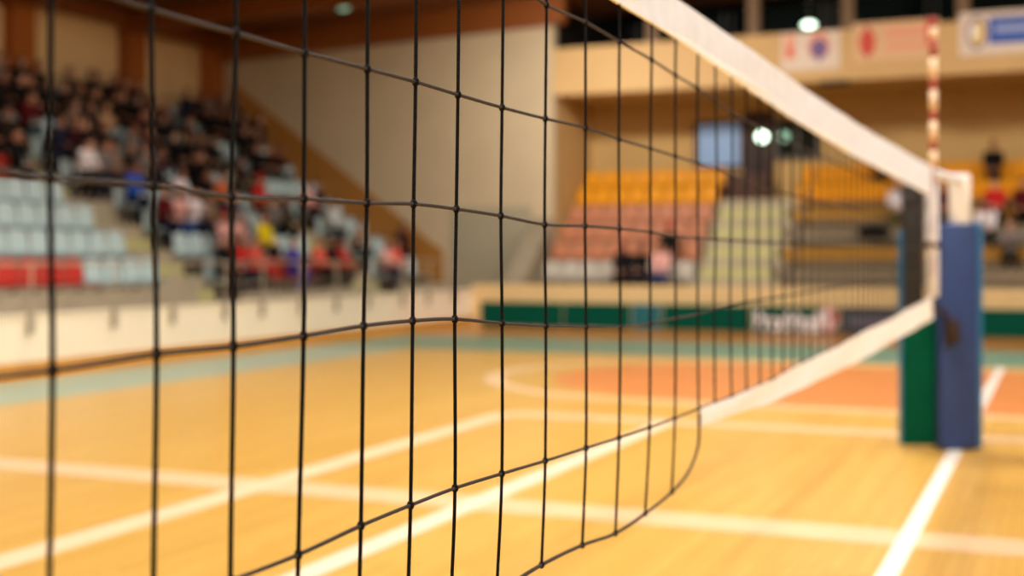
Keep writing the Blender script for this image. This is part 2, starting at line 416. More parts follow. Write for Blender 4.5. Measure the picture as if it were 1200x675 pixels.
for k in range(NR):
    ymin = abs(rowX(k)) / 1.0024 - 0.55
    blocks = [('near block', STA[0][0] - 0.32, -1, ymin, 'the near stairs'), ('middle block', (STA[0][1] if k < 4 else 21.1) + 0.3, 1, STA[1][0] - 0.2, 'the near stairs'), ('wall block', STA[1][1] + 0.3, 1, YE - 0.36, 'the far stairs')]
    for bi, (bn, ys, sgn, ylim, frm) in enumerate(blocks):
        i = 0
        while True:
            Y = ys + sgn * PITCH * i
            if (sgn < 0 and Y < ylim) or (sgn > 0 and Y > ylim): break
            i += 1
            if Y < ymin: continue
            SEATY[k].append(Y)
            red = (bi == 0 and ((k == 0 and Y < 18.45) or (k == 4 and Y < 20.0))) or (bi == 1 and k == 0 and 23.2 < Y < 26.2)
            c = 'red' if red else 'pale grey'
            seat('r' if red else 'g', M_redseat if red else M_greyseat, (rowX(k), Y, rowZ(k) + 0.0015), -PI / 2,
                 f'{c} plastic seat, {bn}, {ROWN[k]} of side stand, {ORD[i]} from {frm}', 'side stand seats')

# ------------------------------------------------------------------ end stand below the balcony
EY0, ERUN, EZ0, ERISE = 29.75, 0.62, 0.2, 0.5
eY = lambda k: EY0 + ERUN * k          # middle of a seat
eZ = lambda k: EZ0 + ERISE * k
SX0, SX1 = -8.25, -6.5                # pale stairs
bm = bmesh.new()
for k in range(7):
    y0 = eY(k) - ERUN + 0.3 if k else YFB + 0.2
    y1 = eY(k) + 0.3 if k < 6 else YR - 0.01
    box(bm, XRET + 0.02, 8.0, y0, y1, 0, eZ(k))
estand = struct(obj('end_stand', bm, M_conc), 'stepped concrete stand in the recess under the balcony')
bm = bmesh.new()
for k in range(6):
    yb = eY(k) + 0.3
    box(bm, SX0, SX1, yb - 0.31, yb, eZ(k) + 0.001, eZ(k) + ERISE / 2)
    box(bm, SX0, SX1, yb, yb + 0.31, eZ(k + 1) + 0.0005, eZ(k + 1) + 0.012)
box(bm, SX0, SX1, eY(5) + 0.62, YR - 0.02, eZ(6) + 0.0005, eZ(6) + 0.012)
# solid cheeks
obj('stair', bm, M_stair, estand)['label'] = 'pale yellow concrete stairs up to the doorway'
struct(boxo('wall_front', XBAR, XR, YFB, YFB + 0.19, 0, 1.03, mat('peach_wall_paint', (236, 200, 140), 0.6, 0.3, var=0.03)), 'low peach cream wall at the foot of the end stand')
EROW = ['', 'front row', 'second row', 'third row', 'fourth row', 'fifth row', 'top row']
for k in range(1, 7):
    key, m, c = ('y', M_yelseat, 'yellow') if k >= 5 else ('s', M_salseat, 'faded salmon') if k >= 2 else ('d', M_dullseat, 'dull grey')
    for i in range(8):
        X = SX0 - 0.3 - 0.5 * i
        seat(key, m, (X, eY(k), eZ(k) + 0.0015), PI, f'{c} plastic seat in {EROW[k]} of end stand, {ORD[i + 1]} from the pale stairs', 'end stand seats')
def make_bench(m, L, hb=0.84):
    root = thing('bench', '', 'bench')
    bm = bmesh.new(); box(bm, -L / 2, L / 2, -0.2, 0.2, 0.40, 0.44); bevel(bm, 0.01, 1); obj('seat_plank', bm, m, root)
    bm = bmesh.new(); box(bm, -L / 2, L / 2, -0.26, -0.22, 0.46, hb); bevel(bm, 0.01, 1); obj('back_plank', bm, m, root)
    n = max(2, int(L / 1.6))
    for i in range(n):
        x = -L / 2 + 0.3 + (L - 0.6) * i / (n - 1)
        bm = bmesh.new(); box(bm, x - 0.03, x + 0.03, -0.24, 0.15, 0.36, 0.398); box(bm, x - 0.03, x + 0.03, -0.06, 0.0, 0, 0.36); box(bm, x - 0.03, x + 0.03, -0.218, -0.18, 0.36, 0.82)
        obj('bracket', bm, M_frame, root)
    return root
bm = bmesh.new()
prof = [(YFB + 0.2, 0.0), (YE - 0.02, 0.0), (YE - 0.02, 2.75), (YFB + 0.2, 0.95)]
vs = [[bm.verts.new((x, p[0], p[1])) for p in prof] for x in (XRET - 0.6, XRET - 0.01)]
bm.faces.new(vs[0]); bm.faces.new(vs[1][::-1])
for i in range(4): bm.faces.new((vs[0][i], vs[1][i], vs[1][(i + 1) % 4], vs[0][(i + 1) % 4]))
struct(obj('wall_cheek', bm, mat('grey_concrete', (142, 128, 104), 0.85, 0.2, var=0.1, scale=2.5)), 'sloping concrete cheek at the side of the end stand')
M_greybench = mat('grey_bench', (140, 122, 96), 0.6, 0.3, var=0.06, scale=2)
for k, m, c in ((6, M_yelseat, 'yellow'), (5, M_yelseat, 'yellow'), (4, M_oldyel, 'worn yellow'), (3, M_greybench, 'grey brown'), (2, M_oldyel, 'worn yellow'), (1, M_greybench, 'grey brown')):
    for j in range(3):
        b = make_bench(m, 3.1, 0.88 if k >= 5 else 0.74); b.location = (SX1 + 0.25 + 1.55 + 3.16 * j, eY(k), eZ(k) + 0.0015); b.rotation_euler = (0, 0, PI)
        tag(b, f'long {c} bench, {EROW[k]} of the end stand, {["beside the pale stairs", "behind the net post", "beyond the blue post pad"][j]}', 'bench', 'end stand benches')

# balcony with banners
struct(boxo('balcony_front', XRET, XR, YE - 0.02, YE + 0.2, 5.97, 7.2, M_balc), 'cream balcony front across the end of the hall')
struct(boxo('balcony_slab', XRET, XR, YE + 0.2, YR + 3.2, 6.0, 6.25, M_brownwall), 'balcony floor above the end stand')
struct(boxo('wall_gallery', XRET - 0.25, XR, YR + 3.2, YR + 3.45, 6.25, 9.7, M_dark), 'dark wall at the back of the balcony')
struct(boxo('wall_gallery_side', XRET - 0.27, XRET - 0.02, YE + 0.25, YR + 3.2, 6.0, 9.7, M_dark), 'dark side wall of the balcony')
struct(boxo('ceiling_gallery', XRET - 0.25, XR, YR + 0.25, YR + 3.45, 9.7, 9.9, M_dark))
for i, px in enumerate((762, 881, 992, 1128, 1290)):
    q = at_Y(px, 40, YE + 0.1)
    struct(boxo('gallery_post', q.x - 0.15, q.x + 0.15, YE + 0.24, YE + 0.44, 6.25, zc(q.x) - 0.002, M_post), 'brown post rising from the balcony front')
for i in range(6):
    x0 = XRET + 0.4 + i * 2.9
    w = struct(boxo(f'window_{i + 3}', x0, x0 + 2.7, YR + 3.1, YR + 3.198, 6.9, 9.2, M_frame), 'dark gallery window behind the balcony')
    boxo('pane', x0 + 0.08, x0 + 2.62, YR + 3.06, YR + 3.098, 6.98, 9.12, M_glassd, w)
# round lamp in the gallery
def lamp(loc, r, label, m, flatz=0.09):
    t = thing('ceiling_lamp', label, 'lamp', loc)
    bm = bmesh.new(); ellipsoid(bm, (0, 0, 0), (r, r, flatz), 20, 12); obj('diffuser', bm, m, t, True)
    bm = bmesh.new(); cyl(bm, (0, 0, flatz * 0.6), r * 0.55, 0.06); obj('housing', bm, M_steel, t, True)
    bm = bmesh.new(); tube(bm, [(0, 0, flatz), (0, 0, zc(loc[0]) - loc[2] - 0.01)], 0.012, 8); obj('rod', bm, M_frame, t)
    return t
q = at_Y(948, 29, YE + 0.75); lamp(q, 0.17, 'bright round lamp glowing above the cream balcony front', M_lamp, 0.075)
q = at_X(402, 9, -16.6); lamp(q, 0.16, 'small round lamp under the timber ceiling near the end wall', M_lampdim, 0.07)

# banners on the balcony front
yb = YE - 0.025
def banner(x0, x1, y0, y1, m, label):
    a, b = at_Y(x0, (y0 + y1) / 2, yb), at_Y(x1, (y0 + y1) / 2, yb)
    c0, c1 = at_Y(x0, y1, yb), at_Y(x0, y0, yb)
    t = thing('hanging_banner', label, 'banner', (a.x, yb, c0.z))
    W, Hh = b.x - a.x, c1.z - c0.z
    boxo('cloth', 0, W, -0.02, 0.0, 0, Hh, m, t)
    return t, W, Hh
def patch(name, t, pts, m, dy=-0.024):
    bm = bmesh.new(); f = bm.faces.new([bm.verts.new((p[0], dy, p[1])) for p in pts])
    g = bmesh.ops.extrude_face_region(bm, geom=[f])
    for v in g['geom']:
        if isinstance(v, bmesh.types.BMVert): v.co.y += 0.003
    return obj(name, bm, m, t)
disc = lambda cx, cz, rx, rz, n=24: [(cx + rx * math.cos(2 * PI * i / n), cz + rz * math.sin(2 * PI * i / n)) for i in range(n)]
rc = lambda x0, x1, z0, z1: [(x0, z0), (x1, z0), (x1, z1), (x0, z1)]
t, W, Hh = banner(916, 984, 40, 84, M_bannerw, 'white banner with red mark and purple emblem on the balcony front')
patch('red_mark', t, rc(W * .06, W * .24, Hh * .3, Hh * .95), M_paler); patch('red_mark', t, rc(W * .1, W * .2, Hh * .38, Hh * .62), M_redp, -0.028)
patch('emblem', t, disc(W * .65, Hh * .62, W * .2, Hh * .36), M_paler); patch('emblem', t, disc(W * .65, Hh * .55, W * .15, Hh * .26), M_purp, -0.028)
patch('emblem', t, [(W * .56, Hh * .4), (W * .65, Hh * .2), (W * .74, Hh * .4)], M_purp, -0.032)
t, W, Hh = banner(1000, 1100, 28, 74, M_banner, 'peach banner with red round emblem and pale red lettering on balcony front')
patch('emblem', t, disc(W * .17, Hh * .5, W * .095, Hh * .34), M_redp); patch('emblem', t, rc(W * .155, W * .18, Hh * .1, Hh * .95), mat('deep_red_print', (170, 40, 26), var=0), -0.028)
patch('lettering', t, rc(W * .38, W * .92, Hh * .58, Hh * .8), M_paler); patch('lettering', t, rc(W * .38, W * .86, Hh * .28, Hh * .44), M_paler)
patch('red_square', t, rc(W * .86, W * .95, Hh * .35, Hh * .98), M_redp, -0.028)
t, W, Hh = banner(1124, 1250, 16, 66, M_bannerw, 'white banner with round emblem and blue lettered panel on balcony front')
patch('emblem', t, disc(W * .17, Hh * .52, W * .1, Hh * .38), M_purp); patch('emblem', t, disc(W * .17, Hh * .52, W * .075, Hh * .29), M_yelp, -0.028); patch('emblem', t, disc(W * .145, Hh * .56, W * .035, Hh * .17), M_white, -0.032)
patch('blue_panel', t, rc(W * .28, W * .97, Hh * .24, Hh * .86), M_bluep); patch('lettering', t, rc(W * .34, W * .9, Hh * .5, Hh * .66), mat('pale_blue_print', (150, 160, 196), var=0), -0.028)

# doorway, blue window and dark glazed window on the recess wall
yw = YR - 0.001
def wallbox(name, x0, x1, y0, y1, d0, d1, m, parent=None):
    a, b = at_Y(x0, y1, yw), at_Y(x1, y0, yw)
    return boxo(name, a.x, b.x, yw - d1, yw - d0, a.z, b.z, m, parent)
d = struct(wallbox('door_1', 872, 908, 130, 246, 0.0, 0.12, M_brownfr), 'dark brown doorway at the top of the pale stairs')
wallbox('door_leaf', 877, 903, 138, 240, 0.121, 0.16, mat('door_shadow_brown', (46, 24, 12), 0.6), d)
bm = bmesh.new(); q = at_Y(900, 205, yw); ellipsoid(bm, (q.x, yw - 0.2, q.z), (0.05, 0.04, 0.05)); obj('door_handle', bm, M_steel, d, True)
a_, b_ = at_Y(843, 238, YR - 0.5), at_Y(900, 203, YR - 0.5)
struct(boxo('wall_parapet', a_.x, b_.x, YR - 0.6, YR - 0.5, eZ(6) + 0.013, b_.z, M_brownfr, None, 0.01), 'dark brown parapet panel at the head of the pale stairs')
w = struct(wallbox('window_1', 815, 871.5, 141, 199, 0.0, 0.1, M_brownfr), 'blue grey lit window left of the dark doorway')
wallbox('pane', 819, 868, 145, 195, 0.101, 0.11, M_winblue, w)
w = struct(wallbox('window_2', 909, 962, 138, 188, 0.0, 0.08, M_frame), 'dark green window above the yellow benches')
wallbox('pane', 912, 958, 142, 184, 0.081, 0.09, M_glassd, w)
wallbox('mullion', 934, 937, 142, 184, 0.091, 0.11, M_frame, w)
for (x, r, mm, lb) in ((893, 0.15, M_lamp, 'larger bright glowing disc by the dark brown doorway, added for a reflected lamp'), (919, 0.13, M_lampdim, 'smaller dim glowing disc before the dark green window, added for a reflected lamp')):  # glints of lamps reflected in the glass, added as glowing discs
    q = at_Y(x, 160, yw - 0.36)
    t = thing('window_glint', lb, 'lamp', q)
    bm = bmesh.new(); ellipsoid(bm, (0, 0, 0), (r, 0.08, r)); obj('diffuser', bm, mm, t, True)
    bm = bmesh.new(); tube(bm, [(0, 0.07, 0), (0, 0.125, 0)], 0.06, 12); obj('bracket', bm, M_frame, t)
bm = bmesh.new(); box(bm, -0.35, 0.35, -0.12, 0, -0.06, 0.06); bevel(bm, 0.01, 1)
q = at_Y(978, 98, YE); tag(obj('wall_mounted_loudspeaker', bm, M_dark, loc=(q.x, YE - 0.03, q.z)), 'small dark loudspeaker under the cream balcony front', 'loudspeaker')

# ------------------------------------------------------------------ advertising boards
def board(x0, x1, m, label, nm='advertising_board'):
    a, b = at_Y(x0, 380, 28.55), at_Y(x1, 380, 28.55)
    t = thing(nm, label, 'board', (a.x, 28.55, 0))
    W = b.x - a.x - 0.03
    bm = bmesh.new(); box(bm, 0, W, 0, 0.06, 0.03, 0.62); bevel(bm, 0.012, 2); obj('panel', bm, m, t)
    for x in ((0.3, W - 0.3) if W > 1 else (W / 2,)):
        bm = bmesh.new(); box(bm, x - 0.03, x + 0.03, -0.02, 0.34, 0.0, 0.028); box(bm, x - 0.02, x + 0.02, 0.065, 0.1, 0.028, 0.5); obj('foot', bm, M_frame, t)
    return t, W
board(563, 660, M_green, 'plain green advertising board nearest the corner of the barriers')
board(660, 740, M_green, 'plain green advertising board beside the teal blue board')
board(740, 776, M_tealboard, 'short teal blue board between plain green boards')
board(776, 880, M_green, 'plain green advertising board left of the white lettered board')
tb, W = board(880, 985, M_green, 'green advertising board with white lettering and round pink logo')
cu = bpy.data.curves.new('lettering', 'FONT'); cu.body = 'Brodahnil'; cu.size = 0.42; cu.extrude = 0.004; cu.offset = 0.02; cu.space_character = 0.93
to = bpy.data.objects.new('lettering_source', cu); COL.objects.link(to); bpy.context.view_layer.update()
me = bpy.data.meshes.new_from_object(to.evaluated_get(bpy.context.evaluated_depsgraph_get())); bpy.data.objects.remove(to)
xs = [v.co.x for v in me.vertices]; sc = (W * 0.8 - 0.06) / max(xs)
for v in me.vertices: v.co = Vector((v.co.x * sc + 0.06, -0.006 - v.co.z * 0.5, 0.09 + v.co.y * 1.35))
me.materials.clear(); me.materials.append(M_white)
lo_ = bpy.data.objects.new('lettering', me); COL.objects.link(lo_); lo_.parent = tb; lo_['label'] = 'white lettering'
patch('logo', tb, disc(W * 0.885, 0.35, 0.21, 0.3), M_pink, -0.005); patch('logo', tb, disc(W * 0.94, 0.42, 0.08, 0.12), M_redp, -0.009); patch('logo', tb, disc(W * 0.865, 0.38, 0.11, 0.17), M_white, -0.009)
td, W = board(985, 1082, M_slate, 'slate grey advertising board beside the round pink logo')
patch('lettering', td, rc(0.15, W * 0.6, 0.2, 0.42), mat('grey_mauve_print', (104, 98, 112), var=0), -0.005)
board(1082, 1135, M_green, 'green advertising board hidden behind the padded net post')
board(1135, 1300, M_green, 'plain green advertising board beyond the blue post pad')

# ------------------------------------------------------------------ volleyball net
XN = -0.98
nz = lambda x, y: at_X(x, y, XN)
COLS = [  # per column: pixel nodes of the cords H1..H6 (None: outside the frame or not there)
    [None, None, (58, 208), (63, 434), None, None],
    [None, (175, 11), (180, 217), (185, 415), None, None],
    [None, (275, 39), (272, 231), (275, 406), None, None],
    [None, (356, 62), (357, 233), (357, 394), (349, 650), None],
    [None, (430, 81), (431, 238), (427, 382), (422, 616), None],
    [None, (487, 96), (486, 239), (484, 376), (480, 592), None],
    [None, (537, 111), (536, 245), (533, 374), (532, 572), None],
    [None, (589, 126), (588, 253), (588, 379), (587, 555), None],
    [(640, 6), (640, 139), (639, 263), (639, 382), (638, 540), (635, 662)],
    [(686, 26), (687, 150), (686, 265), (686, 383), (686, 525), (683, 639)],
    [(726, 49), (726, 163), (726, 268), (726, 383), (725, 513), (722, 625)],
    [(764, 70), (763, 174), (762, 272), (761, 379), (761, 501), (757, 602)],
    [(792, 88), (792, 183), (791, 277), (791, 373), (791, 490), (788, 577)],
    [(818, 103), (818, 191), (817, 279), (817, 368), (819, 479), None],
]
ZT0 = 2.355
def lerp_tab(tab, v):
    if v <= tab[0][0]: return tab[0][1]
    for (a, b), (c, d) in zip(tab, tab[1:]):
        if v <= c: return b + (d - b) * (v - a) / (c - a)
    return tab[-1][1]
YEND = nz(1092, 300).y                                   # side band of the net
pz = lambda x, y: (nz(x, y).y, nz(x, y).z)
TAPE_TOP = [(-9, nz(720, -57).z + 0.0), pz(800, 3), pz(933, 97), pz(1000, 143), pz(1085, 192)]
TAPE_LOW = [(-9, nz(720, 0).z), pz(720, 0), pz(800, 50), pz(933, 142), pz(1000, 182), pz(1085, 226)]
BOT_TOP = [pz(819, 479), pz(860, 463), pz(900, 446), pz(1000, 395), pz(1050, 370), pz(1094, 346)]
BOT_LOW = [pz(819, 500), pz(826, 497), pz(840, 492), pz(900, 473), pz(1000, 426), pz(1050, 398), pz(1094, 373)]
H1far = [pz(818, 103), pz(860, 135), (YEND, 2.13)]
H2far = [pz(818, 191), pz(900, 222), (YEND, 1.97)]
H3far = [pz(817, 279), pz(900, 284), (YEND, 1.80)]
H4far = [pz(817, 368), pz(838, 362), pz(870, 355), pz(930, 345), (YEND, 1.60)]
nodes = []                                               # per column: list of points, top tape to bottom
ysp = nz(175, 11).y - nz(57, 208).y
zdef = {0: 2.27, 1: 2.03, 2: 1.825, 3: 1.612, 5: 1.10}
h5z = nz(349, 650).z
def jit(i, j): return 0.004 * math.sin(i * 12.9 + j * 7.7)
y0c = nz(57, 208).y
for i in range(-11, 0):
    Y = y0c + ysp * i
    nodes.append([Vector((XN + jit(i, 9), Y, lerp_tab(TAPE_LOW, Y)))] + [Vector((XN + jit(i, j), Y + jit(i, j) * 2, z)) for j, z in enumerate((2.27, 2.03, 1.825, 1.612 - 0.002 * i, h5z, 1.10))])
for i, c in enumerate(COLS):
    xs = [p[0] for p in c if p]
    ymid = sum(nz(x, 300).y for x in xs) / len(xs)
    col = [Vector((XN, nz(xs[0], 300).y, lerp_tab(TAPE_LOW, ymid)))]
    for j, p in enumerate(c):
        if p: v = nz(*p)
        elif j == 5 and i == 13: v = None
        else:
            ref = [q for q in c if q]; xr = ref[0][0] if j < 2 else ref[-1][0]
            z = zdef[j] if j != 4 else h5z
            v = Vector((XN, nz(xr - (5 if j >= 4 else 0), 300).y, z))
        if v is not None: v.x += jit(i, j) * 0.5
        col.append(v)
    nodes.append(col)
Y = nodes[-1][1].y; step = 0.205
while Y + step < YEND - 0.05:
    Y += step
    nodes.append([Vector((XN, Y, lerp_tab(TAPE_LOW, Y)))] + [Vector((XN + jit(int(Y * 10), j), Y, lerp_tab(h, Y))) for j, h in enumerate((H1far, H2far, H3far, H4far, BOT_TOP))] + [None])
def spline(pts, step=0.012):
    out = []
    P = [pts[0] * 2 - pts[1]] + pts + [pts[-1] * 2 - pts[-2]]
    for i in range(1, len(P) - 2):
        a, b, c, d = P[i - 1], P[i], P[i + 1], P[i + 2]
        n = max(2, min(16, int((c - b).length / step)))
        m1, m2 = (c - a) * 0.5, (d - b) * 0.5
        for k in range(n):
            t = k / n
            out.append(b * (2 * t**3 - 3 * t**2 + 1) + m1 * (t**3 - 2 * t**2 + t) + c * (-2 * t**3 + 3 * t**2) + m2 * (t**3 - t**2))
    out.append(pts[-1]); return out
net = thing('volleyball_net', 'black cord volleyball net with white tapes, close in front of the court', 'net', (XN, 5, 0))
OFF = Vector((XN, 5, 0))
bm = bmesh.new(); lays = (bm.verts.layers.float.new('along'), bm.verts.layers.float.new('around'))
RC = 0.0033
for col in nodes:
    pts = [p - OFF for p in col if p is not None]
    tube(bm, spline(pts), RC, 8, True, lays)
obj('upright_cord_mesh', bm, M_cord, net, True)['label'] = 'black upright cords of the mesh'
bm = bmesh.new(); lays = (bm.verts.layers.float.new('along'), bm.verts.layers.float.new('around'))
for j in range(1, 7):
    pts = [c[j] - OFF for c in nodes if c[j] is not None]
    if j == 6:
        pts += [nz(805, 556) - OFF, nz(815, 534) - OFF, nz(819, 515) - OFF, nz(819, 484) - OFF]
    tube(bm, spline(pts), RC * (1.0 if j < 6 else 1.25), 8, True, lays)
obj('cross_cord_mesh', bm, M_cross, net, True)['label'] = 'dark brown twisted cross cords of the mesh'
bm = bmesh.new(); lays = (bm.verts.layers.float.new('along'), bm.verts.layers.float.new('around'))
for ci, col in enumerate(nodes):
    if ci > 50: break
    for j in range(1, 7):
        if col[j] is None: continue
        c = col[j] - OFF
        vs = ellipsoid(bm, c, (0.0064, 0.0064, 0.008), 10, 8)
        for v in vs: v[lays[0]] = v.co.z; v[lays[1]] = math.atan2(v.co.y - c.y, v.co.x - c.x)
obj('cord_knots', bm, M_cord, net, True)['kind'] = 'stuff'
def ribbon(name, ys, top, low, th, m, wav=0.0):
    bm = bmesh.new(); n = 5; rows = []
    for i, Y in enumerate(ys):
        zt, zl = top(Y), low(Y)
        f, b = [], []
        for k in range(n):
            z = zt + (zl - zt) * k / (n - 1)
            dx = wav * math.sin(Y * 9 + k * 0.9) * 0.5 + wav * math.sin(Y * 3.1 + k)
            bul = th * (1.0 if 0 < k < n - 1 else 0.92)
            f.append(bm.verts.new(Vector((XN + dx + bul, Y, z)) - OFF)); b.append(bm.verts.new(Vector((XN + dx - bul, Y, z)) - OFF))
        rows.append(f + b[::-1])
    m_ = 2 * n
    for r0, r1 in zip(rows, rows[1:]):
        for k in range(m_): bm.faces.new((r0[k], r0[(k + 1) % m_], r1[(k + 1) % m_], r1[k]))
    bm.faces.new(rows[0]); bm.faces.new(rows[-1][::-1])
    o = obj(name, bm, m, net, True); o.data.set_sharp_from_angle(angle=math.radians(35)); return o
ys = [nodes[0][0].y + (YEND + 0.02 - nodes[0][0].y) * i / 160 for i in range(161)]
ribbon('top_tape', ys, lambda Y: lerp_tab(TAPE_TOP, Y), lambda Y: lerp_tab(TAPE_LOW, Y), 0.004, M_tape, 0.003)['label'] = 'white top tape'
ribbon('tape_hem', ys, lambda Y: lerp_tab(TAPE_LOW, Y) + 0.026, lambda Y: lerp_tab(TAPE_LOW, Y) - 0.002, 0.0046, M_hem, 0.003)['label'] = 'bright white rolled hem'
ya = pz(820, 480)[0]
ys = [ya + (YEND + 0.03 - ya) * i / 60 for i in range(61)]
ribbon('bottom_tape', ys, lambda Y: lerp_tab(BOT_TOP, Y), lambda Y: lerp_tab(BOT_LOW, Y), 0.004, M_hem, 0.004)['label'] = 'white bottom tape hanging loose at its torn end'
bm = bmesh.new(); tube(bm, [(0, YEND + 0.01 - 5, 1.40), (0, YEND + 0.01 - 5, 1.41), (0, YEND + 0.01 - 5, 2.33), (0, YEND + 0.01 - 5, 2.34)], 0, 24, True, None, [0.045, 0.052, 0.052, 0.045]); obj('side_band', bm, M_tape, net, True)['label'] = 'white vertical side sleeve'
bm = bmesh.new(); cyl(bm, (0, YEND + 0.01 - 5, 1.80), 0.057, 0.05, 20); obj('buckle', bm, M_strap, net, True)

# antenna
ant = thing('antenna', 'red and white striped antenna rising from the far net edge', 'antenna', (XN + 0.02, YEND - 0.1, 0))
edges = [14, 26, 40, 62, 88, 101, 126, 138, 162, 174, 193, 225, 250, 275, 300, 325, 347]
for i in range(len(edges) - 1):
    a = at_X(1090, edges[i + 1], XN + 0.02).z; b = at_X(1090, edges[i], XN + 0.02).z
    if i == 0: cm = M_antr
    bm = bmesh.new(); cyl(bm, (0, 0, a), 0.03 if i < 10 else 0.007, b - a, 12)
    obj('red_stripe' if i % 2 == 0 else 'white_stripe', bm, M_antr if i % 2 == 0 else M_antw, ant, True)

# net post with pads
PB = at_floor(1128, 529)
post = thing('net_post', 'white volleyball post wrapped in blue, green and charcoal pads', 'post', (PB.x, PB.y, 0))
sp = 1500 / (F * H / 229)                     # metres per 1500 px at the post
R = Matrix.Rotation(math.atan(TAN), 4, 'Z')   # pads face the near corner of the court
k = F * H / 229 / F
def pad(name, x0, x1, ytop, ybot, dy0, dy1, m, bev=0.03, lab=None):
    bm = bmesh.new()
    a = Vector(((x0 - 1128) * k, dy0, H + (HOR - ybot) * k)); b = Vector(((x1 - 1128) * k, dy1, H + (HOR - ytop) * k))
    box(bm, a.x, b.x, a.y, b.y, max(a.z, 0.0), b.z); bevel(bm, bev, 3)
    for v in bm.verts: v.co = R @ v.co
    o = obj(name, bm, m, post, True)
    if lab: o['label'] = lab
    return o
pad('blue_pad', 1101, 1147, 262, 527, 0.0, 0.22, M_bluepad, 0.025, 'dark blue padded front')
pad('blue_side_pad', 1147.3, 1154, 260, 527, 0.04, 0.24, M_bluetrim, 0.02, 'light blue pad edge')
pad('green_pad', 1061, 1100, 368, 524, 0.06, 0.16, M_greenpad, 0.025, 'green lower pad')
pad('charcoal_pad', 1062, 1086, 216, 367.5, 0.07, 0.16, M_charpad, 0.025, 'charcoal upper pad')
pad('blue_trim', 1058.5, 1060.8, 270, 523, 0.07, 0.15, M_bluetrim, 0.006, 'light blue pad edge')
bm = bmesh.new(); c = R @ Vector(((1130 - 1128) * k, 0.12, 0)); zt = H + (HOR - 203) * k; tube(bm, [(c.x, c.y, 1.5), (c.x, c.y, zt - 0.03), (c.x, c.y, zt - 0.012), (c.x, c.y, zt - 0.002), (c.x, c.y, zt)], 0, 32, True, None, [0.095, 0.095, 0.09, 0.078, 0.06])
obj('pole', bm, M_polew, post, True)['label'] = 'white painted pole'
def net_pt(x, y, Y): return at_Y(x, y, Y) - PB
bm = bmesh.new()
a = Vector((XN - PB.x, YEND - PB.y + 0.05, nz(1092, 202).z)); b = Vector((c.x, c.y - 0.1, a.z - 0.0))
tube(bm, [a, a.lerp(b, .5) - Vector((0, 0, 0.008)), b], 0.038, 12); obj('tension_strap', bm, M_tape, post, True)['label'] = 'cream strap from the net to the pole'
bm = bmesh.new()
f = lambda x, y, d: R @ Vector(((x - 1128) * k, -d, H + (HOR - y) * k))
tube(bm, [Vector((XN - PB.x, YEND - PB.y + 0.06, nz(1094, 358).z)), f(1103, 365, 0.04), f(1110, 376, 0.035), f(1118, 396, 0.03)], 0.025, 8); obj('lower_strap', bm, M_strap, post, True)
bm = bmesh.new()
p = f(1114, 388, 0.045); box(bm, -0.06, 0.06, -0.03, 0.035, -0.11, 0.11, Matrix.Translation(p) @ R); bevel(bm, 0.012, 2); obj('winch', bm, M_strap, post, True)

# ------------------------------------------------------------------ people
def remeshed(bm, voxel, ratio, name):
    me = bpy.data.meshes.new(name + '_raw'); bmesh.ops.recalc_face_normals(bm, faces=bm.faces); bm.to_mesh(me); bm.free()
    o = bpy.data.objects.new('tmp_shape', me); COL.objects.link(o)
    r = o.modifiers.new('r', 'REMESH'); r.mode = 'VOXEL'; r.voxel_size = voxel; r.use_smooth_shade = True
    s = o.modifiers.new('s', 'SMOOTH'); s.factor = 0.5; s.iterations = 2
    d = o.modifiers.new('d', 'DECIMATE'); d.ratio = ratio
    bpy.context.view_layer.update()
    out = bpy.data.meshes.new_from_object(o.evaluated_get(bpy.context.evaluated_depsgraph_get()))
    out.name = name; bpy.data.objects.remove(o); bpy.data.meshes.remove(me)
    for p in out.polygons: p.use_smooth = True
    return out

def mirror(d): return {**d, **{kk.replace('L_', 'R_'): Vector((-v[0], v[1], v[2])) for kk, v in d.items() if kk.startswith('L_')}}
def seated(lean=0.0, hand=(0.07, 0.33, 0.66), elbow=(0.195, 0.1, 0.80), headturn=0.0, headdown=0.0, knees=0.11, rhand=None, relbow=None):
    J = mirror({'L_hip': (0.09, 0.0, 0.56), 'L_knee': (knees, 0.36, 0.55), 'L_ank': (knees, 0.13, 0.10), 'L_toe': (knees + 0.02, 0.25, 0.05)})
    for s in ('L_', 'R_'): J[s + 'hip'] = Vector(J[s + 'hip'])
    J = {a: Vector(b) for a, b in J.items()}
    J['pelvis'] = Vector((0, 0, 0.575)); J['waist'] = Vector((0, 0.02 + lean * 0.25, 0.74)); J['chest'] = Vector((0, 0.0 + lean * 0.7, 0.94 - lean * 0.08))
    J['neck'] = Vector((0, 0.0 + lean, 1.09 - lean * 0.15)); J['head'] = Vector((0, 0.04 + lean * 1.15, 1.245 - lean * 0.2))
    for s, sg in (('L_', 1), ('R_', -1)):
        J[s + 'sho'] = Vector((0.178 * sg, lean * 0.9, 1.03 - lean * 0.12))
        h = hand if (sg > 0 or rhand is None) else rhand; e = elbow if (sg > 0 or relbow is None) else relbow
        J[s + 'elb'] = Vector((e[0] * sg, e[1] + lean * 0.5, e[2])); J[s + 'hand'] = Vector((h[0] * sg, h[1], h[2]))
    J['turn'] = headturn; J['down'] = headdown
    return J
